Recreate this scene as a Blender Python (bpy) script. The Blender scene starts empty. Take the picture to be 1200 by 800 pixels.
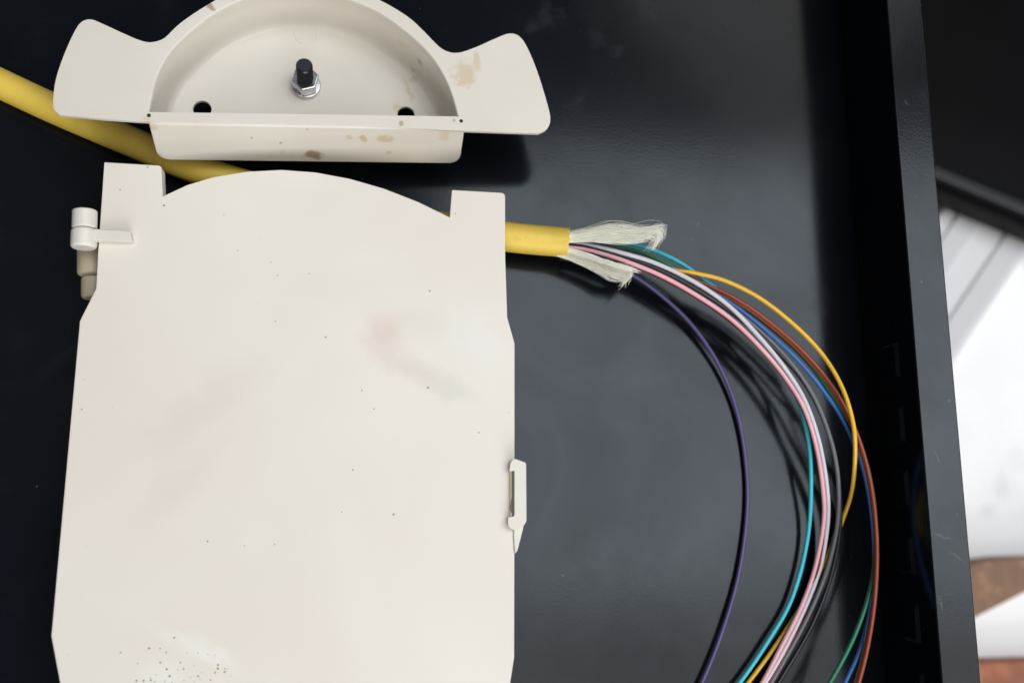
import bpy, bmesh, math, random
from mathutils import Vector, Matrix
random.seed(7)
scn = bpy.context.scene
C = scn.collection

# ------------------------------------------------------------------ camera
FPX = 1100.0                       # focal length in photo pixels (photo 1200 x 800)
MM = 0.001
HCAM = 0.216                       # camera height above the tray floor, metres
yc = Vector((3.0, -5760.0, FPX)).normalized()      # tray's long axis, camera frame (x right, y down, z forward)
dn = Vector((-120.0, 210.0, FPX)).normalized()     # straight down
zc = -dn
yc = (yc - zc * yc.dot(zc)).normalized()
xc = yc.cross(zc)
R = Matrix((xc, yc, zc))           # camera-frame vector -> world vector
CAM = Vector((0, 0, HCAM))         # straight above the world origin

def ray(px, py):
    return (R @ Vector((px - 600.0, py - 400.0, FPX))).normalized()
def P(px, py, z=0.0):              # a pixel taken to height z (mm) above the tray floor
    r = ray(px, py)
    return CAM + r * ((z * MM - CAM.z) / r.z)
def onplane(px, py, o, n):
    r = ray(px, py)
    return CAM + r * ((o - CAM).dot(n) / r.dot(n))

cd = bpy.data.cameras.new('camera')
cam = bpy.data.objects.new('camera', cd); C.objects.link(cam)
cd.sensor_width = 36.0; cd.lens = FPX / 1200 * 36
cd.clip_start = 0.005; cd.clip_end = 50
rx = R @ Vector((1, 0, 0)); ry = R @ Vector((0, -1, 0)); rz = R @ Vector((0, 0, -1))
m = Matrix((rx, ry, rz)).transposed().to_4x4(); m.translation = CAM
cam.matrix_world = m
cd.dof.use_dof = True; cd.dof.focus_distance = (P(480, 450, 14) - CAM).length; cd.dof.aperture_fstop = 9.5
scn.camera = cam

# ------------------------------------------------------------------ light
w = bpy.data.worlds.new('World'); scn.world = w; w.use_nodes = True
w.node_tree.nodes['Background'].inputs[0].default_value = (0.85, 0.92, 1.0, 1)
w.node_tree.nodes['Background'].inputs[1].default_value = 0.10
def area(name, loc, target, sx, sy, power, col):
    l = bpy.data.lights.new(name, 'AREA'); l.shape = 'RECTANGLE'; l.size = sx; l.size_y = sy
    l.energy = power; l.color = col
    o = bpy.data.objects.new(name, l); C.objects.link(o)
    o.location = loc
    o.rotation_euler = (Vector(target) - Vector(loc)).to_track_quat('-Z', 'Y').to_euler()
    return o
# one broad window-like source overhead, to the right of and behind the photographer
area('window_light', (0.62, 0.24, 1.20), (0.62, 0.24, 0), 1.15, 0.70, 11.8, (0.94, 0.975, 1.0))
area('window_light', (0.62, -0.66, 1.20), (0.62, -0.66, 0), 1.15, 1.10, 8.2, (1.0, 0.98, 0.95))
area('low_fill_light', (0.35, -1.55, 0.75), (0.0, 0.05, 0), 1.1, 0.9, 21.0, (1.0, 0.985, 0.95))  # added low fill from the near side, brightens the bracket's front plate
area('top_fill_light', (-0.19, 0.18, 1.20), (0.0, 0.0, 0), 0.22, 0.22, 1.0, (1.0, 0.97, 0.93))  # added overhead fill, lifts the white parts and stays out of the floor reflection
wl = area('floor_haze_light', (0.66, 0.95, 1.20), (0.66, 0.95, 0), 0.42, 0.60, 1.0, (1.0, 0.90, 0.80)); wl.rotation_euler = (0, 0, math.radians(-42))  # added dim warm panel, unseen, makes the brownish reflection on the tray floor
scn.view_settings.view_transform = 'Standard'; scn.view_settings.look = 'None'
scn.view_settings.gamma = 1.0; scn.view_settings.exposure = 0.0
scn.view_settings.use_curve_mapping = False
scn.render.engine = 'CYCLES'

# ------------------------------------------------------------------ helpers
def tag(o, label, cat=None, group=None, kind=None):
    if label: o['label'] = label
    if cat: o['category'] = cat
    if group: o['group'] = group
    if kind: o['kind'] = kind
    return o
def thing(name, loc, label, cat):
    o = bpy.data.objects.new(name, None); C.objects.link(o); o.location = loc; o.empty_display_size = .01
    return tag(o, label, cat)
def link(name, bm, mat, parent=None, smooth=True, bevel=0, seg=2, angle=35):
    bmesh.ops.recalc_face_normals(bm, faces=bm.faces)
    me = bpy.data.meshes.new(name); bm.to_mesh(me); bm.free()
    o = bpy.data.objects.new(name, me); C.objects.link(o)
    if mat: me.materials.append(mat)
    if smooth:
        for p in me.polygons: p.use_smooth = True
    if parent:
        o.parent = parent; o.matrix_parent_inverse = Matrix.Translation(-Vector(root_loc(parent)))
    if bevel:
        b = o.modifiers.new('bevel', 'BEVEL'); b.width = bevel; b.segments = seg
        b.limit_method = 'ANGLE'; b.angle_limit = math.radians(angle); b.harden_normals = True
    if smooth:
        try: me.set_sharp_from_angle(angle=math.radians(40))
        except Exception: pass
    return o
def root_loc(p):
    while p.parent: p = p.parent
    return p.location
def catmull(pts, n=8):
    pts = [Vector(p) for p in pts]
    q = [pts[0] * 2 - pts[1]] + pts + [pts[-1] * 2 - pts[-2]]
    out = []
    for i in range(1, len(q) - 2):
        a, b, c, d = q[i-1], q[i], q[i+1], q[i+2]
        for k in range(n):
            t = k / n
            out.append(0.5 * ((2*b) + (c-a)*t + (2*a-5*b+4*c-d)*t*t + (3*b-a-3*c+d)*t**3))
    out.append(q[-2]); return out
def tube(bm, pts, r, sides=10, cap=True, rfun=None):
    rings = []; n = len(pts); up = None
    for i, p in enumerate(pts):
        t = (pts[min(i+1, n-1)] - pts[max(i-1, 0)]).normalized()
        if up is None:
            up = t.orthogonal().normalized()
        else:
            up = (up - t * up.dot(t)).normalized()
        s = t.cross(up)
        rr = r if rfun is None else rfun(i / (n - 1))
        rings.append([bm.verts.new(p + (up * math.cos(2*math.pi*k/sides) + s * math.sin(2*math.pi*k/sides)) * rr) for k in range(sides)])
    for a, b in zip(rings, rings[1:]):
        for k in range(sides):
            bm.faces.new((a[k], a[(k+1) % sides], b[(k+1) % sides], b[k]))
    if cap:
        bm.faces.new(rings[0][::-1]); bm.faces.new(rings[-1])
    return rings
def prism(bm, top, off):           # polygon 'top' (world points) extruded by vector off
    a = [bm.verts.new(p) for p in top]; b = [bm.verts.new(Vector(p) + off) for p in top]
    n = len(a)
    for i in range(n): bm.faces.new((a[i], a[(i+1) % n], b[(i+1) % n], b[i]))
    bm.faces.new(a); bm.faces.new(b[::-1])
def box(bm, x0, x1, y0, y1, z0, z1):
    prism(bm, [Vector((x0, y0, z1)), Vector((x1, y0, z1)), Vector((x1, y1, z1)), Vector((x0, y1, z1))], Vector((0, 0, z0 - z1)))
def roundpoly(pts, rads, n=5):     # 2-D/3-D polygon with rounded corners (rads in same unit)
    out = []; N = len(pts)
    for i in range(N):
        p = Vector(pts[i]); a = Vector(pts[i-1]); b = Vector(pts[(i+1) % N]); r = rads[i] if isinstance(rads, (list, tuple)) else rads
        if r <= 0: out.append(p); continue
        da = (a-p); db = (b-p); ra = min(r, da.length*.45); rb = min(r, db.length*.45)
        s = p + da.normalized()*ra; e = p + db.normalized()*rb
        for k in range(n+1):
            t = k/n
            out.append(s*(1-t)**2 + p*2*t*(1-t) + e*t*t)
    return out

# ------------------------------------------------------------------ materials
class NT:
    def __init__(s, name):
        s.m = bpy.data.materials.new(name); s.m.use_nodes = True; s.t = s.m.node_tree
        s.b = s.t.nodes['Principled BSDF']; s.co = s.t.nodes.new('ShaderNodeNewGeometry').outputs['Position']
    def n(s, ty, **kw):
        x = s.t.nodes.new(ty)
        for k, v in kw.items(): setattr(x, k, v)
        return x
    def l(s, a, b): s.t.links.new(a, b)
    def noise(s, scale, detail=4, rough=.55, co=None, dist=0):
        x = s.n('ShaderNodeTexNoise'); s.l(co or s.co, x.inputs['Vector'])
        x.inputs['Scale'].default_value = scale; x.inputs['Detail'].default_value = detail
        x.inputs['Roughness'].default_value = rough; x.inputs['Distortion'].default_value = dist
        return x.outputs['Fac'], x.outputs['Color']
    def ramp(s, fac, a, b, va=0., vb=1.):
        x = s.n('ShaderNodeMapRange', interpolation_type='SMOOTHSTEP'); s.l(fac, x.inputs[0])
        for i, v in enumerate((a, b, va, vb)): x.inputs[i+1].default_value = v
        return x.outputs[0]
    def math(s, op, a, b=0.):
        x = s.n('ShaderNodeMath', operation=op)
        for i, v in enumerate((a, b)):
            if isinstance(v, (int, float)): x.inputs[i].default_value = v
            else: s.l(v, x.inputs[i])
        return x.outputs[0]
    def mix(s, fac, a, b):
        x = s.n('ShaderNodeMix', data_type='RGBA')
        for i, v in ((0, fac), (6, a), (7, b)):
            if isinstance(v, (int, float)): x.inputs[i].default_value = v
            elif isinstance(v, tuple): x.inputs[i].default_value = (*v, 1)
            else: s.l(v, x.inputs[i])
        return x.outputs[2]
    def col(s, v):
        if isinstance(v, tuple): s.b.inputs['Base Color'].default_value = (*v, 1)
        else: s.l(v, s.b.inputs['Base Color'])
    def rough(s, v):
        if isinstance(v, (int, float)): s.b.inputs['Roughness'].default_value = v
        else: s.l(v, s.b.inputs['Roughness'])
    def bump(s, h, strength, dist):
        x = s.n('ShaderNodeBump'); s.l(h, x.inputs['Height']); x.inputs['Strength'].default_value = strength
        x.inputs['Distance'].default_value = dist; s.l(x.outputs[0], s.b.inputs['Normal'])
    def blob(s, c, r, soft=.5, wob=.5, scale=300, stretch=None):
        """mask of a stain of radius r (m) round world point c, its outline ruffled by noise"""
        _, nc = s.noise(scale, 3)
        o = s.n('ShaderNodeVectorMath', operation='SUBTRACT'); s.l(nc, o.inputs[0]); o.inputs[1].default_value = (.5, .5, .5)
        sc = s.n('ShaderNodeVectorMath', operation='SCALE'); s.l(o.outputs[0], sc.inputs[0]); sc.inputs['Scale'].default_value = r*wob*4
        ad = s.n('ShaderNodeVectorMath', operation='ADD'); s.l(s.co, ad.inputs[0]); s.l(sc.outputs[0], ad.inputs[1])
        su = s.n('ShaderNodeVectorMath', operation='SUBTRACT'); s.l(ad.outputs[0], su.inputs[0]); su.inputs[1].default_value = c
        v = su.outputs[0]
        if stretch:
            ro = s.n('ShaderNodeVectorRotate', rotation_type='Z_AXIS'); s.l(v, ro.inputs['Vector']); ro.inputs['Angle'].default_value = math.radians(stretch[0])
            mu = s.n('ShaderNodeVectorMath', operation='MULTIPLY'); s.l(ro.outputs[0], mu.inputs[0]); mu.inputs[1].default_value = (1/stretch[1], stretch[1], 1)
            v = mu.outputs[0]
        le = s.n('ShaderNodeVectorMath', operation='LENGTH'); s.l(v, le.inputs[0])
        return s.ramp(le.outputs['Value'], r*(1-soft), r*(1+soft), 1, 0)
    def specks(s, scale, thr, density=None):
        """small dirt specks; density = mask socket that lets more of them through"""
        v = s.n('ShaderNodeTexVoronoi', feature='F1'); s.l(s.co, v.inputs['Vector']); v.inputs['Scale'].default_value = scale
        sep = s.n('ShaderNodeSeparateColor'); s.l(v.outputs['Color'], sep.inputs[0])
        keep = s.math('LESS_THAN', sep.outputs[0], density if density is not None else .05)
        rad = s.math('MULTIPLY', sep.outputs[1], thr)
        d = s.math('LESS_THAN', v.outputs['Distance'], rad)
        return s.math('MULTIPLY', keep, d)

def mat_plain(name, col, rough=.5, metal=0, var=.12, scale=400, bump=0.0, spec=.5):
    t = NT(name); f, _ = t.noise(scale)
    t.col(t.mix(f, tuple(c*(1-var) for c in col), tuple(min(1, c*(1+var)) for c in col)))
    t.rough(rough); t.b.inputs['Metallic'].default_value = metal; t.b.inputs['Specular IOR Level'].default_value = spec
    if bump: t.bump(f, bump, .0002)
    return t.m

def mat_black_paint():
    t = NT('black_powder_coat')
    f1, _ = t.noise(38, 5, .6, dist=1.2); f2, _ = t.noise(9, 3); fine, _ = t.noise(1800, 2)
    smear = t.ramp(f1, .52, .72)
    dust, _ = t.noise(70, 6, .7)
    dst = t.math('MULTIPLY', t.ramp(dust, .5, .8), .35)
    sp = t.math('MAXIMUM', t.specks(260, .10, .06), t.specks(620, .11, .07))
    c = t.mix(dst, (.0035, .0045, .007), (.014, .0145, .015))
    c = t.mix(t.math('MULTIPLY', sp, .5), c, (.10, .095, .085))
    for px, py, r, a in ((642, 20, 2.6, .30), (700, 45, 2.2, .2), (722, 60, 1.6, .2), (625, 32, 1.5, .25), (760, 12, 3, .15)):
        b = t.blob(tuple(P(px, py, 0)), r*MM, .9, .9, 260)
        c = t.mix(t.math('MULTIPLY', b, a*.5), c, (.08, .085, .095))
    # scuffs on the rim
    for px, py, rr, st in ((1098, 535, .5, (70, 2.6)), (1103, 628, .7, (15, 2.6)), (1122, 652, .6, (40, 2.6)), (1103, 708, .5, (80, 2.4)), (1112, 470, .35, None), (1080, 330, .3, None), (1062, 120, .35, (60, 2))):
        b = t.blob(tuple(P(px, py, 23.5)), rr*MM, .6, .6, 900, st)
        c = t.mix(t.math('MULTIPLY', b, .3), c, (.13, .14, .15))
    t.col(c)
    r = t.math('ADD', t.math('MULTIPLY', smear, .05), t.ramp(f2, .3, .7, .12, .16))
    t.rough(r); t.b.inputs['Specular IOR Level'].default_value = .30; t.b.inputs['Specular Tint'].default_value = (.86, .935, 1.0, 1)
    t.bump(fine, .05, .0002)
    film, _ = t.noise(22, 6, .62, dist=.8); f3, _ = t.noise(7, 2)
    sl = t.math('ADD', t.ramp(film, .3, .72, .27, .345), t.ramp(f3, .3, .7, -.02, .03))
    t.l(sl, t.b.inputs['Specular IOR Level'])
    return t.m
M_BLACK = mat_black_paint()

ZC = 16.0   # height of the splice tray cover's face, mm
def mat_cover():
    t = NT('ivory_plastic')
    big, _ = t.noise(18, 4, .5); fine, _ = t.noise(900, 3)
    wide, _ = t.noise(11, 3, .5, dist=.6)
    c = t.mix(t.ramp(big, .3, .7), (.705, .66, .59), (.735, .70, .64))
    c = t.mix(t.math('MULTIPLY', t.ramp(wide, .42, .62), .75), c, (.685, .625, .56))
    for px, py, r, a, st, col in (
        (450, 395, 4.0, .7, None, (.64, .53, .47)), (478, 432, 3.4, .55, (25, 1.5), (.63, .55, .48)),
        (525, 450, 3.8, .5, (30, 1.6), (.58, .56, .51)), (500, 385, 4.5, .22, (10, 1.5), (.60, .585, .53)),
        (560, 400, 5.5, .35, (40, 1.3), (.74, .73, .72)), (235, 480, 7, .4, (-40, 1.8), (.62, .57, .51)),
        (215, 560, 6, .3, (-50, 1.6), (.62, .57, .51)), (330, 640, 8, .12, None, (.62, .58, .52)),
        (225, 755, 3.0, .55, (22, 2.2), (.76, .745, .70)), (255, 768, 2.4, .5, (35, 1.8), (.76, .745, .70)),
        (190, 795, 3.5, .5, None, (.76, .75, .71)), (300, 630, 3.5, .2, None, (.74, .73, .68))):
        b = t.blob(tuple(P(px, py, ZC)), r*MM, .75, .45, 160, st)
        c = t.mix(t.math('MULTIPLY', b, a), c, col)
    # dirt: sparse everywhere, thick near the scuff at the lower left
    dirt = t.blob(tuple(P(222, 793, ZC)), 6*MM, .95, .5, 150, (20, 1.5))
    dens = t.math('ADD', t.math('MULTIPLY', dirt, .3), .013)
    s1 = t.specks(420, .13, dens)
    s2 = t.specks(1500, .36, t.math('ADD', t.math('MULTIPLY', dirt, .8), .005))
    c = t.mix(t.math('MULTIPLY', s1, .5), c, (.16, .14, .11))
    c = t.mix(t.math('MULTIPLY', s2, .75), c, (.07, .065, .06))
    t.col(c); t.rough(t.ramp(big, .3, .7, .42, .52)); t.b.inputs['Specular IOR Level'].default_value = .4
    lo, _ = t.noise(55, 2)
    h = t.math('ADD', t.math('MULTIPLY', lo, .8), t.math('MULTIPLY', fine, .03))
    t.bump(h, .2, .0009)
    return t.m
M_COVER = mat_cover()
M_BASE = mat_plain('yellowed_plastic', (.46, .39, .27), .5, var=.15, scale=500)
M_LATCH = mat_plain('cream_plastic', (.66, .63, .575), .42, var=.06, scale=300)

# bracket frame (it leans: the left ear rides a little higher than the right)
BT = math.radians(4.0)
BN = Vector((math.sin(BT), 0, math.cos(BT)))           # normal of the rim plane
BO = P(590, 120, 18.0)
BD = 13.5*MM; FD = 11.6*MM                                           # depth of the pan
def B(px, py, d=0.0):                                  # pixel on the rim plane lowered by d metres
    return onplane(px, py, BO - BN*d, BN)
f0, f1 = B(174, 143.5), B(544.5, 150.5)
fx = (f1 - f0).normalized(); fn = BN.cross(fx)
FDIR = (BN + fn*.36).normalized()                      # the front plate leans out a little towards its foot
def FPL(px, py): return onplane(px, py, f0, fx.cross(FDIR))
def mat_bracket():
    t = NT('ivory_painted_steel')
    big, _ = t.noise(25, 4); fine, _ = t.noise(1400, 2); med, _ = t.noise(160, 4)
    c = t.mix(t.ramp(big, .3, .7), (.615, .575, .505), (.65, .615, .555))
    tan = (.50, .39, .22); brown = (.24, .13, .045)
    for px, py, r, a, d, st, col in (
        (545, 86, 1.9, .62, 0, None, tan), (559, 72, 1.0, .55, 0, (80, 1.8), tan), (540, 98, .6, .5, 0, None, tan),
        (366, 181, 1.0, .8, 1, (0, 1.4), brown), (425, 162, .7, .8, .8, None, tan), (450, 162, .9, .7, .8, (0, 1.4), tan),
        (410, 160, .5, .6, .8, None, tan), (520, 158, 1.1, .4, .8, None, tan), (455, 178, .5, .6, 1, None, tan),
        (486, 80, .6, .8, .9, None, brown), (497, 70, .9, .5, .5, (-40, 1.8), brown), (478, 105, 1.0, .45, 1, (70, 2.2), tan),
        (484, 93, .6, .5, 1, None, tan), (503, 80, .7, .4, .5, None, tan), (466, 128, .9, .5, 1, None, tan),
        (175, 148, 1.2, .6, .3, None, tan), (246, 8, .7, .7, 0, (30, 1.5), brown), (480, 45, 1.5, .4, .4, None, tan),
        (470, 145, .4, .6, 0, None, brown), (330, 178, .5, .3, 1, None, tan), (220, 40, 1.2, .2, .3, None, tan)):
        b = t.blob(tuple(FPL(px, py) if py > 146 else B(px, py, BD*d)), r*MM*1.35, .4, .55, 500, st)
        c = t.mix(t.math('MULTIPLY', b, a), c, col)
    s1 = t.specks(500, .20, .02)
    c = t.mix(t.math('MULTIPLY', s1, .5), c, (.22, .19, .15))
    t.col(c); t.rough(t.ramp(med, .3, .7, .42, .52))
    t.bump(t.math('ADD', t.math('MULTIPLY', big, .6), t.math('MULTIPLY', fine, .05)), .06, .0006)
    return t.m
M_BRK = mat_bracket()
def mat_zinc():
    t = NT('zinc_plated_steel'); f, _ = t.noise(900, 4)
    t.col(t.mix(f, (.48, .49, .52), (.72, .72, .74))); t.rough(.18); t.b.inputs['Metallic'].default_value = 1; return t.m
M_ZINC = mat_zinc()
M_STUD = mat_plain('dark_oxide_steel', (.045, .047, .055), .28, .85, .2, 900)
def mat_jacket():
    t = NT('yellow_jacket'); a, _ = t.noise(60, 4); b, _ = t.noise(420, 4, .65)
    c = t.mix(t.ramp(a, .3, .7), (.63, .445, .06), (.73, .525, .085))
    c = t.mix(t.math('MULTIPLY', t.ramp(b, .58, .74), .35), c, (.40, .30, .10))
    c = t.mix(t.math('MULTIPLY', t.specks(650, .25, .05), .6), c, (.20, .13, .04))
    t.col(c); t.rough(t.ramp(b, .3, .7, .40, .55)); t.bump(b, .10, .0003); return t.m
M_JACKET = mat_jacket()
M_YARN = mat_plain('aramid_yarn', (.86, .86, .76), .5, var=.1, scale=600)

# ------------------------------------------------------------------ the rack tray
HW = 23.5*MM
XW = P(1071.5, 400, HW/MM).x                 # right-hand wall
tray = thing('equipment_tray', (0, 0, 0), 'black powder-coated steel tray with a tall folded side rim', 'tray')
X0, Y0, Y1 = -0.26, -0.14, 0.26
bm = bmesh.new(); box(bm, X0, XW, Y0, Y1, -1.5*MM, 0); link('floor_plate', bm, M_BLACK, tray, smooth=False)
xout = P(1114.5, 400, HW/MM).x               # outer edge of the flange
bm = bmesh.new()
prism(bm, [Vector((XW + .05*MM, y, z)) for y, z in ((Y0, -1.5*MM), (Y1, -1.5*MM), (Y1, HW - .9*MM), (Y0, HW - .9*MM))], Vector((1.2*MM, 0, 0)))
link('side_wall', bm, M_BLACK, tray, smooth=False)
bm = bmesh.new(); box(bm, XW - .02*MM, xout, Y0, Y1, HW - .88*MM, HW)
box(bm, xout - 1.2*MM, xout - .01*MM, Y0, Y1, HW - 14*MM, HW - .9*MM)
link('rim_flange', bm, M_BLACK, tray, bevel=.35*MM, seg=3)
# pressed vent louvres in the wall
proto = None
ys = [P(1046, 572, 16).y + k*(P(1046, 572, 16).y - P(1058, 650, 16).y) for k in range(-4, 3)]
for yv in ys:
    if proto is None:
        bm = bmesh.new()
        a, b, h0, h1 = -4.2*MM, 4.2*MM, -3.6*MM, 3.6*MM
        fr = [(a, h0), (b, h0), (b, h1), (a, h1)]
        inn = [(a+.9*MM, h0+.9*MM), (b-.9*MM, h0+.9*MM), (b-.9*MM, h1-.9*MM), (a+.9*MM, h1-.9*MM)]
        o_ = [bm.verts.new((0, y, z)) for y, z in fr]; i_ = [bm.verts.new((-.6*MM, y, z)) for y, z in inn]
        for k in range(4): bm.faces.new((o_[k], o_[(k+1) % 4], i_[(k+1) % 4], i_[k]))
        bm.faces.new(i_)
        proto = link('vent_louvre', bm, M_BLACK, tray, smooth=False); o = proto
    else:
        o = proto.copy(); C.objects.link(o); o.parent = tray
    o.location = (XW + .03*MM, yv, 13*MM)

# ------------------------------------------------------------------ ground outside the tray
def mat_white_floor():
    t = NT('white_floor_tile'); f, _ = t.noise(14, 5); g, _ = t.noise(50, 5)
    c = t.mix(t.ramp(f, .45, .75), (.85, .855, .87), (.79, .79, .81))
    c = t.mix(t.math('MULTIPLY', t.ramp(g, .62, .75), .35), c, (.55, .54, .53))
    for px, py, rr, a in ((1175, 572, 5, .3), (1160, 600, 3, .25), (1190, 540, 4, .15)):
        b = t.blob(tuple(P(px, py, -130)), rr*MM, .8, .8, 120); c = t.mix(t.math('MULTIPLY', b, a), c, (.45, .43, .41))
    t.col(c); t.rough(.45); return t.m
ZF = -130.0
bm = bmesh.new(); box(bm, -0.7, 1.0, -0.8, 0.9, (ZF-10)*MM, ZF*MM)
o = link('floor', bm, mat_white_floor(), None, smooth=False); o['kind'] = 'structure'; o['label'] = 'bright white floor beyond the tray'

# pale grey bands on the floor, built as a thin strip with ribs
M_STRIP = mat_plain('pale_grey_strip', (.60, .60, .62), .5, var=.06, scale=60)
M_STRIP2 = mat_plain('mid_grey_rib', (.52, .52, .54), .5, var=.06, scale=60)
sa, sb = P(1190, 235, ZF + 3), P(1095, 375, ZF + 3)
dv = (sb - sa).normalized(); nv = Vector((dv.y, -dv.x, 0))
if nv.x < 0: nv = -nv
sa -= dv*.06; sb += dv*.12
strip = thing('grey_strip', (sa.x, sa.y, ZF*MM), 'pale grey ribbed strip on the white floor', 'strip')
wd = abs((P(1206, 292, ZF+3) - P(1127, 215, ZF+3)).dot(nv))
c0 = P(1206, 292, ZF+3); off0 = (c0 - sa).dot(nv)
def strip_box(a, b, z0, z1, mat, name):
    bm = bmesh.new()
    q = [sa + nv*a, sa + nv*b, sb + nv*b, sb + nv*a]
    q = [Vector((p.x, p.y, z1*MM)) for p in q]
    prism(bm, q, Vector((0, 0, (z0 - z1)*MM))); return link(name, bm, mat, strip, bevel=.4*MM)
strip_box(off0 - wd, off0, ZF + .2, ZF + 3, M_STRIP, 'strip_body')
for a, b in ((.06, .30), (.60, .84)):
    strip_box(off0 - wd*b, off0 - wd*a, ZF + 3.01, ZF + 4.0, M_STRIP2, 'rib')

# black cabinet panel with a raised edge bar
ZB = -108.0
e0, e1 = P(1080, 186, ZB), P(1240, 252, ZB)
ev = (e1 - e0).normalized(); en = Vector((-ev.y, ev.x, 0))
if en.y < 0: en = -en
e0 -= ev*.03; e1 += ev*.10
panel = thing('cabinet_panel', (e0.x, e0.y, ZB*MM), 'black cabinet panel with a raised edge bar beside the tray', 'panel')
M_PAN = mat_plain('satin_black_metal', (.003, .003, .0035), .3, var=.3, scale=60, spec=.06)
M_BAR = mat_plain('worn_black_edge', (.012, .0125, .014), .34, var=.3, scale=120, spec=.25)
def pbox(a, b, z0, z1, name, mat, bev):
    bm = bmesh.new(); q = [e0 + en*a, e1 + en*a, e1 + en*b, e0 + en*b]
    prism(bm, [Vector((p.x, p.y, z1*MM)) for p in q], Vector((0, 0, (z0 - z1)*MM)))
    return link(name, bm, mat, panel, bevel=bev, seg=3)
pbox(.1*MM, 130*MM, ZB - 14, ZB - 3.5, 'panel_plate', M_PAN, .5*MM)
pbox(-4.5*MM, .05*MM, ZB - 14, ZB, 'edge_bar', M_BAR, 1.1*MM)
pbox(-8.5*MM, -4.55*MM, ZB - 14, ZB - 5, 'lower_lip', M_PAN, .8*MM)

# timber offcuts on the floor
def mat_wood(name, a, b):
    t = NT(name); mp = t.n('ShaderNodeMapping'); t.l(t.co, mp.inputs[0]); mp.inputs['Scale'].default_value = (1, .2, 1); mp.inputs['Rotation'].default_value = (0, 0, .6)
    f, _ = t.noise(260, 5, .6, mp.outputs[0]); g, _ = t.noise(70, 3); t.col(t.mix(t.ramp(g, .5, .68), t.mix(f, a, b), tuple(min(1, x*1.3) for x in b))); t.rough(.6); t.bump(f, .2, .0005); return t.m
def slab(name, quad, z0, z1, mat, label, cat):
    bm = bmesh.new(); q = [P(x, y, z1) for x, y in quad]
    c = sum(q, Vector())/len(q)
    prism(bm, q, Vector((0, 0, (z0 - z1)*MM)))
    for v in bm.verts: v.co -= Vector((c.x, c.y, z0*MM))
    o = link(name, bm, mat, None, bevel=.8*MM, seg=3); o.location = (c.x, c.y, z0*MM)
    return tag(o, label, cat)
slab('timber_block', ((1120, 668), (1150, 657), (1185, 653), (1300, 650), (1300, 668), (1205, 692), (1150, 720), (1110, 742)), ZF, ZF + 14,
     mat_wood('brown_timber', (.13, .065, .035), (.25, .14, .08)), 'brown timber block lying on the white floor by the tray', 'block')
slab('timber_plank', ((1100, 776), (1300, 771), (1300, 900), (1100, 900)), ZF, ZF + 10,
     mat_wood('reddish_timber', (.20, .06, .03), (.30, .105, .05)), 'reddish brown plank lying on the white floor', 'plank')

# ------------------------------------------------------------------ splice tray
st = thing('splice_tray', P(340, 500, 0), 'ivory plastic fibre splice tray with a closed flat cover', 'splice tray')
out = [(122, 190), (189, 194), (190.5, 230)]
out_r = [1.2, 4, .0]
arc = [(220, 216.5), (250, 207.5), (290, 201), (330, 199), (370, 202), (410, 209.5), (450, 221), (490, 236.5), (527, 254.5)]
rest = [(529.5, 222.5), (592, 226), (592, 300), (594.5, 372), (603, 402), (603, 549), (596.5, 551), (596.5, 604), (603, 606), (602.5, 770), (597, 806), (588, 1010),
        (90, 1010), (76, 830), (60, 745), (93.5, 376), (112.5, 338), (114.5, 300)]
poly = [Vector((x, y, 0)) for x, y in out + arc + rest]
rads = out_r + [0]*len(arc) + [1.5, 5, 0, 0, 0] + [0]*(len(rest)-5)
poly = roundpoly(poly, rads, 4)
top = [P(p.x, p.y, ZC) for p in poly]
bm = bmesh.new(); prism(bm, top, Vector((0, 0, -3.2*MM)))
link('cover', bm, M_COVER, st, bevel=.35*MM, seg=3, angle=30)
# lower tray shell below the cover
body = [(106, 340), (588, 372), (592, 520), (600.5, 530), (600.5, 630), (592, 640), (590, 780), (580, 1000), (98, 1000), (70, 745), (102, 376)]
bm = bmesh.new(); prism(bm, [P(x, y, ZC - 7.5) for x, y in body], Vector((0, 0, -(ZC - 7.5 - .6)*MM)))
link('base_shell', bm, M_BASE, st, bevel=.5*MM)
# hinge: knuckle on the cover and two lower ones on the base
def cyl(name, a, b, r, mat, parent, bev=.3*MM, sides=28):
    bm = bmesh.new(); tube(bm, [a, b], r, sides)
    return link(name, bm, mat, parent, bevel=bev, seg=3)
ca, cb = P(99.5, 247, ZC + 1.2), P(99, 268, ZC + 1.2)
cyl('hinge_pin', ca, cb, 2.5*MM, M_LATCH, st)
ca2, cb2 = P(99, 268.6, ZC + .8), P(98, 291, ZC + .8)
cyl('hinge_knuckle', ca2, cb2, 2.62*MM, M_LATCH, st, .7*MM)
bm = bmesh.new()
arm = roundpoly([Vector((x, y, 0)) for x, y in ((90, 267), (152, 270.5), (154.5, 282.5), (92, 281))], [3, 2, 2, 4])
prism(bm, [P(p.x, p.y, ZC + 1.9) for p in arm], Vector((0, 0, -1.85*MM)))
link('hinge_arm', bm, M_LATCH, st, bevel=.45*MM, seg=3)
for (y0, y1, x, z, r) in ((289, 323, 107, 8.5, 2.9), (324, 350, 110, 7, 2.6)):
    cyl('base_knuckle', P(x, y0, z), P(x, y1, z), r*MM, M_BASE, st, .8*MM)
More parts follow.
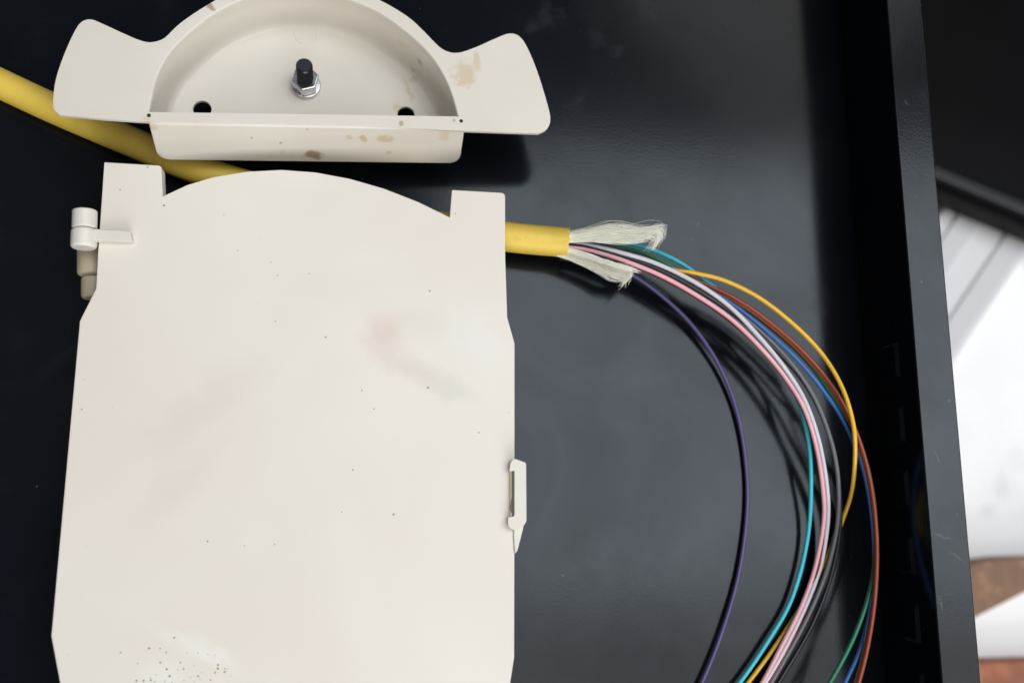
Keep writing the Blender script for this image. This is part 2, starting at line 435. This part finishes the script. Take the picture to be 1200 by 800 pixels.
# latch on the right edge
bm = bmesh.new()
cshape = [(597, 552), (598.5, 541), (603, 537), (616.5, 542), (617, 611), (611, 619), (601, 621), (595.5, 616), (595.5, 606), (603, 604.5), (603, 551)]
prism(bm, [P(x, y, ZC + 2.2) for x, y in roundpoly2] if False else [P(p.x, p.y, ZC + 2.2) for p in roundpoly([Vector((x, y, 0)) for x, y in cshape], [1, 2, 2, 2, 3, 4, 3, 3, 1, 1, 1], 3)], Vector((0, 0, -1.9*MM)))
link('latch_clip', bm, M_LATCH, st, bevel=.25*MM, seg=2)
bm = bmesh.new()
prism(bm, [P(x, y, ZC + .5) for x, y in ((604, 545), (614.5, 545), (615, 606), (613, 620), (606.5, 645), (603, 649), (602, 634), (601.5, 612))], Vector((0, 0, -.49*MM)))
link('latch_tail', bm, M_LATCH, st, bevel=.3*MM)
bm = bmesh.new()
prism(bm, [P(x, y, ZC - 1) for x, y in ((597.5, 596), (601.5, 578), (602.5, 582), (601.5, 603))], Vector((0, 0, -1.2*MM)))
link('latch_tongue', bm, M_LATCH, st)

# ------------------------------------------------------------------ semicircular bracket
br = thing('cable_bracket', P(360, 120, 0), 'ivory painted steel half-round pan with two flared ears and a stud', 'bracket')
ol = [(70, 135), (62.5, 126), (64, 100), (71, 75), (82, 48), (91, 31), (98, 24.5), (107, 23), (120, 28), (145, 39.5), (160, 46), (172, 49.5), (182, 49),
      (193, 44.5), (207, 31), (222, 19.5), (243, 6), (268, -8), (300, -21), (345, -28), (390, -21), (420, -10), (446, 1), (466, 12), (482, 23), (497, 37), (510, 50.5),
      (519, 58), (530, 62), (542, 61), (560, 54.5), (580, 45.5), (594, 40), (603, 40), (611, 45), (619, 58), (629, 82), (638, 110), (644, 132), (644.5, 144), (640, 152), (631, 156.5),
      (600, 155.5), (546, 153.5)]
il = [(175, 131.5), (177, 118), (183, 93), (192, 73), (204, 56), (228, 33), (256, 13), (285, 0), (315, -8), (348, -11), (380, -8), (411, 1), (432, 9), (452, 20), (480, 41), (498, 58), (511, 74), (522, 93), (530, 113), (536.5, 136.5)]
ofront = [(546, 150), (400, 147), (172, 143)]
def smooth_open(pts, n=4): return catmull([Vector((x, y, 0)) for x, y in pts], n)
outer = smooth_open(ol[:-2], 3) + [Vector((600, 155.5, 0)), Vector((546, 153.5, 0))] + [Vector((x, y, 0)) for x, y in ofront[1:]] + [Vector((120, 139.5, 0))]
inner = smooth_open(il, 3)
def loop(bm, pts):
    v = [bm.verts.new(p) for p in pts]
    return v, [bm.edges.new((v[i], v[(i+1) % len(v)])) for i in range(len(v))]
NSEG = 1
nrm = BN
# one pressed sheet: ears, rim, rounded edge, wall with slight draft, fillet, floor with two holes
inner3 = [B(p.x, p.y) for p in inner]
NI = len(inner3)
cen = B(356, 133)
def inset(k, d):                   # shrink the arc about the middle of the chord, the straight side stays put
    return [cen + (p - cen)*k - nrm*d*MM for p in inner3]
bm = bmesh.new()
dd = BD/MM
prof = [(1.010, 0), (1.004, .12), (1.000, .45), (.998, 1.1), (.992, dd*.5), (.984, dd - 2.4), (.976, dd - 1.2), (.962, dd - .35), (.94, dd)]
rings = [[bm.verts.new(p) for p in inset(k, d)] for k, d in prof]
N = NI
for a, b in zip(rings, rings[1:]):
    for i in range(N): bm.faces.new((a[i], a[(i+1) % N], b[(i+1) % N], b[i]))
ed = [bm.edges.get((rings[0][i], rings[0][(i+1) % N])) for i in range(N)]
va, ea = loop(bm, [B(p.x, p.y) for p in outer])
bmesh.ops.triangle_fill(bm, use_beauty=True, use_dissolve=False, edges=ea + ed, normal=nrm)
last = rings[-1]
ed = [bm.edges.get((last[i], last[(i+1) % N])) for i in range(N)]
bx = (B(537, 137) - B(175, 131)).normalized(); by = nrm.cross(bx)
for hx, hy in ((237, 128), (476, 134.5)):
    hc = B(hx, hy, BD)
    v, e2 = loop(bm, [hc + (bx*math.cos(2*math.pi*k/20) + by*math.sin(2*math.pi*k/20))*2.05*MM for k in range(20)]); ed += e2
bmesh.ops.triangle_fill(bm, use_beauty=True, use_dissolve=False, edges=ed, normal=nrm)
o = link('pan_sheet', bm, M_BRK, br)
if o.data.polygons[0].normal.dot(cen - o.data.polygons[0].center) < 0: o.data.flip_normals()
so = o.modifiers.new('solid', 'SOLIDIFY'); so.thickness = .9*MM; so.offset = -1
bv = o.modifiers.new('bevel', 'BEVEL'); bv.width = .2*MM; bv.segments = 2; bv.limit_method = 'ANGLE'; bv.angle_limit = math.radians(60)
wn = o.modifiers.new('normals', 'WEIGHTED_NORMAL'); wn.keep_sharp = True; wn.weight = 100
# front plate: outer face of the pan's straight side
fl = (f1 - f0).length
bm = bmesh.new()
q = roundpoly([Vector((0, -.12*MM, 0)), Vector((fl, -.12*MM, 0)), Vector((fl, -FD, 0)), Vector((0, -FD, 0))], [0, 0, 3*MM, 3*MM], 6)
prism(bm, [f0 + fx*p.x + FDIR*p.y - fn*.22*MM for p in q], fn*1.1*MM)
link('front_plate', bm, M_BRK, br, bevel=.35*MM, seg=3)
M_HOLE_SHADE = mat_plain('hole_shade', (.02, .018, .015), .8)  # near-black discs: the shade inside small holes put into the colour
for hx, hy in ((174.5, 135.5), (540.5, 142)):
    bm = bmesh.new(); c = B(hx, hy); tube(bm, [c - nrm*.3*MM, c + nrm*.03*MM], .42*MM, 14); link('relief_hole_shade_disc', bm, M_HOLE_SHADE, br)
# stud, nut, washer
sc_ = B(358.5, 101, BD)
def ax(h): return sc_ + nrm*h*MM
bm = bmesh.new()
pts = []; 
rows = 60; H0, H1 = .2, 10.5
pp = [ax(H0 + (H1-H0)*i/rows) for i in range(rows+1)]
def rf(t):
    i = t*rows
    base = 1.72*MM + (.13*MM if int(round(i)) % 3 == 0 else 0)
    return base if t < .95 else base - (t-.95)/.05*.35*MM
tube(bm, pp, 1, 20, True, rf)
stud = link('stud', bm, M_STUD, br)
def hexprism(h0, h1, r):
    bm = bmesh.new()
    prism(bm, [ax(h1) + (bx*math.cos(math.pi/3*k + .25) + by*math.sin(math.pi/3*k + .25))*r*MM for k in range(6)], -nrm*(h1-h0)*MM); return bm
link('nut', hexprism(1.2, 4.2, 3.25), M_ZINC, br, bevel=.35*MM, seg=3, angle=30)
bm = bmesh.new(); tube(bm, [ax(.15), ax(1.15)], 3.4*MM, 32); link('washer', bm, M_ZINC, br, bevel=.2*MM)
# raised pressed ring left of the stud
bm = bmesh.new()
rc = B(358, 40, BD)
ringp = [rc + (bx*math.cos(2*math.pi*k/40) + by*math.sin(2*math.pi*k/40))*2.6*MM for k in range(41)]
tube(bm, ringp, .12*MM, 6, False); link('pressed_ring', bm, M_BRK, br)

# ------------------------------------------------------------------ yellow cable with its fibres and yarn
cb_ = thing('fibre_cable', P(630, 285, 0), 'yellow jacketed fibre cable with stripped end and fanned coloured fibres', 'cable')
CR = 3.45*MM
cl = [(-110, 46, 4), (-50, 74, 4), (0, 98, 4), (60, 126, 4), (112, 148.5, 4), (165, 171, 4), (225, 196, 4), (300, 220, 4), (400, 243, 4.5), (500, 263, 5.5), (593, 277.5, 7), (666, 284.5, 8)]
pts = catmull([P(*p) for p in cl], 8)
bm = bmesh.new()
rg = tube(bm, pts, CR, 28, False)
# cut end: ring, then the inside of the jacket
t_end = (pts[-1] - pts[-2]).normalized()
def ringat(r, back):
    return [bm.verts.new(pts[-1] - t_end*back + (v.co - pts[-1]).normalized()*r) for v in rg[-1]]
for v in rg[-1]:
    v.co += t_end*random.uniform(-.15, .15)*MM
prev = rg[-1]
for r, back in ((CR - .75*MM, 0), (CR - .8*MM, 6*MM)):
    cur = ringat(r, back)
    for k in range(28): bm.faces.new((prev[k], prev[(k+1) % 28], cur[(k+1) % 28], cur[k]))
    prev = cur
bm.faces.new(prev)
jk = link('jacket', bm, M_JACKET, cb_)
bm = bmesh.new()
a = P(668.5, 272, 10.5); b = P(669.5, 265, 11.5)
tube(bm, [a, (a+b)/2 + Vector((.2*MM, 0, 0)), b], .32*MM, 8); link('jacket_flap', bm, M_JACKET, jk)

FR = .5*MM
cols = dict(aqua=(.04, .47, .58), yellow=(.74, .43, .03), brown=(.27, .075, .03), blue=(.03, .12, .36), green=(.01, .15, .085), white=(.58, .565, .62),
            pink=(.76, .40, .45), black=(.012, .011, .014), grey=(.13, .135, .15), violet=(.072, .058, .17), red=(.16, .012, .02), rust=(.24, .045, .016))
E = 660
fib = {
 'violet': [(E, 288, 7.5), (690, 299, 7), (735, 318, 6), (775, 346, 4.5), (812, 382, 3.2), (842, 427, 2.2), (862, 477, 1.5), (873, 535, 1.1), (875.5, 595, 1.1), (866, 670, 1.3), (846, 740, 1.5), (822, 800, 1.6), (795, 850, 1.6)],
 'aqua': [(E, 284, 8), (700, 283, 8.5), (745, 287, 10), (790, 304, 14), (830, 331, 15), (868, 362, 14), (900, 400, 12.5), (928, 450, 11), (943, 495, 10), (950, 545, 9), (947, 625, 8), (928, 700, 8), (897, 755, 8), (866, 800, 8), (825, 850, 8)],
 'green': [(E, 285, 8), (700, 287, 8.5), (745, 294, 11), (785, 311, 14), (830, 340, 13), (880, 366, 14), (938, 415, 15.5), (972, 458, 16), (1003, 508, 17), (1020, 563, 17), (1026.5, 625, 17), (1021, 685, 17), (1001, 745, 17), (972, 800, 17), (940, 850, 17)],
 'yellow': [(E, 287, 9), (700, 291, 12), (745, 302, 15), (785, 315.5, 17), (815, 320, 19), (850, 329, 21), (890, 349, 22), (930, 380, 22.5), (962, 413, 22.5), (984, 448, 25), (997, 484, 26), (1002, 520, 22), (999, 570, 9), (988, 607, 4.5), (970, 650, 4), (943, 703, 4), (908, 757, 4), (876, 800, 4), (835, 850, 4)],
 'rust': [(E, 284, 8), (705, 289, 11), (760, 305, 13), (815, 328, 15), (862, 350, 17), (900, 376, 18), (940, 411, 19), (975, 452, 19.5), (1002, 503, 20), (1019, 560, 20.5), (1027, 625, 20.5), (1026, 690, 20.5), (1018, 750, 20.5), (1006, 800, 20.5), (990, 850, 20.5)],
 'brown': [(E, 286, 8), (705, 291, 10), (760, 307, 12), (815, 330, 14), (862, 353, 15.8), (899, 378, 16.8), (939, 413, 17.8), (974, 454, 18.2), (1001, 505, 18.5), (1018, 562, 19), (1026, 625, 19), (1025, 690, 19), (1016, 750, 19), (1003, 800, 19), (987, 850, 19)],
 'blue': [(E, 283, 8), (705, 288, 10), (760, 305, 12), (815, 331, 14), (857, 356, 15.5), (893, 383.5, 16.5), (932, 419, 17.5), (966, 459, 17), (992, 500, 14), (1014, 560, 9), (1024, 630, 9), (1022, 700, 12), (1009, 757, 16), (990, 800, 16), (965, 850, 16)],
 'white': [(E, 283, 9), (690, 287, 12), (730, 296.5, 16), (770, 309, 18.5), (815, 331, 20), (855, 359, 20), (891, 396, 19.5), (921, 433, 18.5), (944, 471, 17), (960, 518, 15.5), (969, 570, 14.5), (970, 610, 13.5), (962, 660, 12.5), (946, 705, 12), (921, 757, 12), (896, 800, 12), (862, 850, 12)],
 'pink': [(E, 289, 9), (690, 293, 12), (730, 305, 15), (775, 323, 17.5), (818, 347, 18.5), (857, 374, 18.5), (892, 408, 18), (921, 443, 17), (943, 480, 16), (957, 525, 14.5), (964.5, 575, 13.5), (965, 612, 13), (955, 665, 12), (939, 710, 11.5), (914, 760, 11.5), (891, 803, 11.5), (858, 850, 11.5)],
 'black': [(E, 286, 9), (690, 290, 12), (730, 300.5, 15), (772, 316, 17.5), (816, 339, 18.5), (860, 368, 18), (905, 406, 17.5), (945, 452, 16.5), (970, 505, 15.5), (982, 560, 14.5), (984, 620, 13), (972, 680, 12), (950, 735, 11.5), (915, 795, 11.5), (880, 850, 11.5)],
 'grey': [(E, 284, 8), (700, 291, 10), (760, 310, 13), (820, 337, 15), (870, 371, 16.5), (915, 412, 17), (950, 458, 17), (972, 510, 16.5), (982, 560, 15.5), (981, 615, 14), (968, 670, 12.5), (945, 725, 12), (908, 792, 12), (872, 850, 12)],
 'red': [(E, 287, 8), (700, 297, 9.5), (760, 318, 12), (820, 350, 14), (866, 384, 15), (904, 422, 15), (936, 468, 14.5), (955, 520, 13.5), (965, 575, 12.5), (966, 625, 11.5), (955, 680, 10.5), (932, 740, 10.5), (901, 800, 10.5), (870, 850, 10.5)],
}
LOW = ('aqua', 'white', 'pink', 'black', 'grey', 'red', 'yellow')
def sag(name, x, y, z):            # the bundle lifts off in its upper bend and settles on the tray further down
    if name == 'violet': return (x, y, z)
    if z > 8: z = 8 + (z - 8)*.45
    y0 = 540 if name == 'yellow' else 470
    if name in LOW and y > y0:
        t = min(1, (y - y0)/(670 - y0)); z *= 1 - .76*t*t*(3 - 2*t)
    return (x, y, max(z, .7))
for name, p in fib.items():
    p = [sag(name, *q) for q in p]
    bm = bmesh.new(); tube(bm, catmull([P(*q) for q in p], 8), FR, 12)
    t = NT(name + '_buffer'); f, _ = t.noise(300, 3)
    c = cols[name]; t.col(t.mix(f, tuple(x*.88 for x in c), tuple(min(1, x*1.08) for x in c))); t.rough(.38)
    o = link('fibre', bm, t.m, cb_); o['label'] = {'rust': 'reddish brown'}.get(name, name) + ' coated fibre'

# aramid yarn: tufts of fine wavy strands
def tuft(a, b, n, spread, r, seed, lmin=.8):
    rnd = random.Random(seed); bm = bmesh.new()
    for i in range(n):
        u = rnd.random()
        ph = rnd.uniform(0, 6.28); fr = rnd.uniform(2, 5); am = rnd.uniform(.3, 1.0)*spread
        off = [rnd.gauss(0, .7) for _ in range(3)]
        pts = []
        base = catmull([Vector(p)*(1-u) + Vector(q)*u for p, q in zip(a, b)], 6)
        n_ = len(base)
        for j, p in enumerate(base):
            t = j/(n_-1); k = spread*(.2 + .8*t)
            pts.append(P(p.x + off[0]*k + am*t*math.sin(fr*t*6 + ph), p.y + off[1]*k + am*t*math.cos(fr*t*5 + ph), p.z + off[2]*t*1.2))
        pts = pts[:max(8, int(n_*min(1, rnd.uniform(lmin, 1.08))))]
        rr = r*rnd.uniform(.6, 1.35)
        tube(bm, pts, rr, 5, True, lambda t, rr=rr: rr*(1 - .5*t))
    return bm
def yarn(a, b, n, spread, r, seed, lmin=.8):
    o = link('aramid_yarn', tuft(a, b, n, spread, r*MM, seed, lmin), M_YARN, cb_); o['kind'] = 'stuff'
ua = [(655, 277, 9), (685, 271, 13), (715, 265, 16), (745, 269, 17), (772, 267, 18), (775, 275, 17), (767, 291, 15)]
ub = [(655, 284, 9), (690, 283, 12), (720, 285, 14), (745, 284, 15), (760, 280, 16), (766, 284, 15), (760, 294, 13)]
yarn(ua, ub, 210, 2.6, .05, 3, .5)
yarn([(p[0]+4, p[1]-3, p[2]+1) for p in ua], [(p[0], p[1]-6, p[2]) for p in ub], 90, 3.6, .035, 13, .5)
la = [(655, 288, 9), (685, 296, 10), (705, 304, 10), (722, 312, 10), (740, 318, 9.5), (739, 322, 9), (733, 331, 8)]
lb = [(655, 295, 8), (680, 304, 8), (700, 314, 8), (714, 322, 8), (728, 325, 8), (731, 327, 8), (730, 332, 7)]
yarn(la, lb, 230, 2.1, .05, 5, .5)
yarn([(p[0]-3, p[1]+3, p[2]) for p in la], [(p[0]-2, p[1]+5, p[2]) for p in lb], 70, 3.2, .035, 15, .5)
yarn([(655, 290, 9), (690, 299, 11), (720, 308, 12), (745, 315, 12)], [(655, 292, 9), (690, 303, 11), (722, 313, 12), (750, 320, 11)], 90, 1.6, .06, 21, .6)
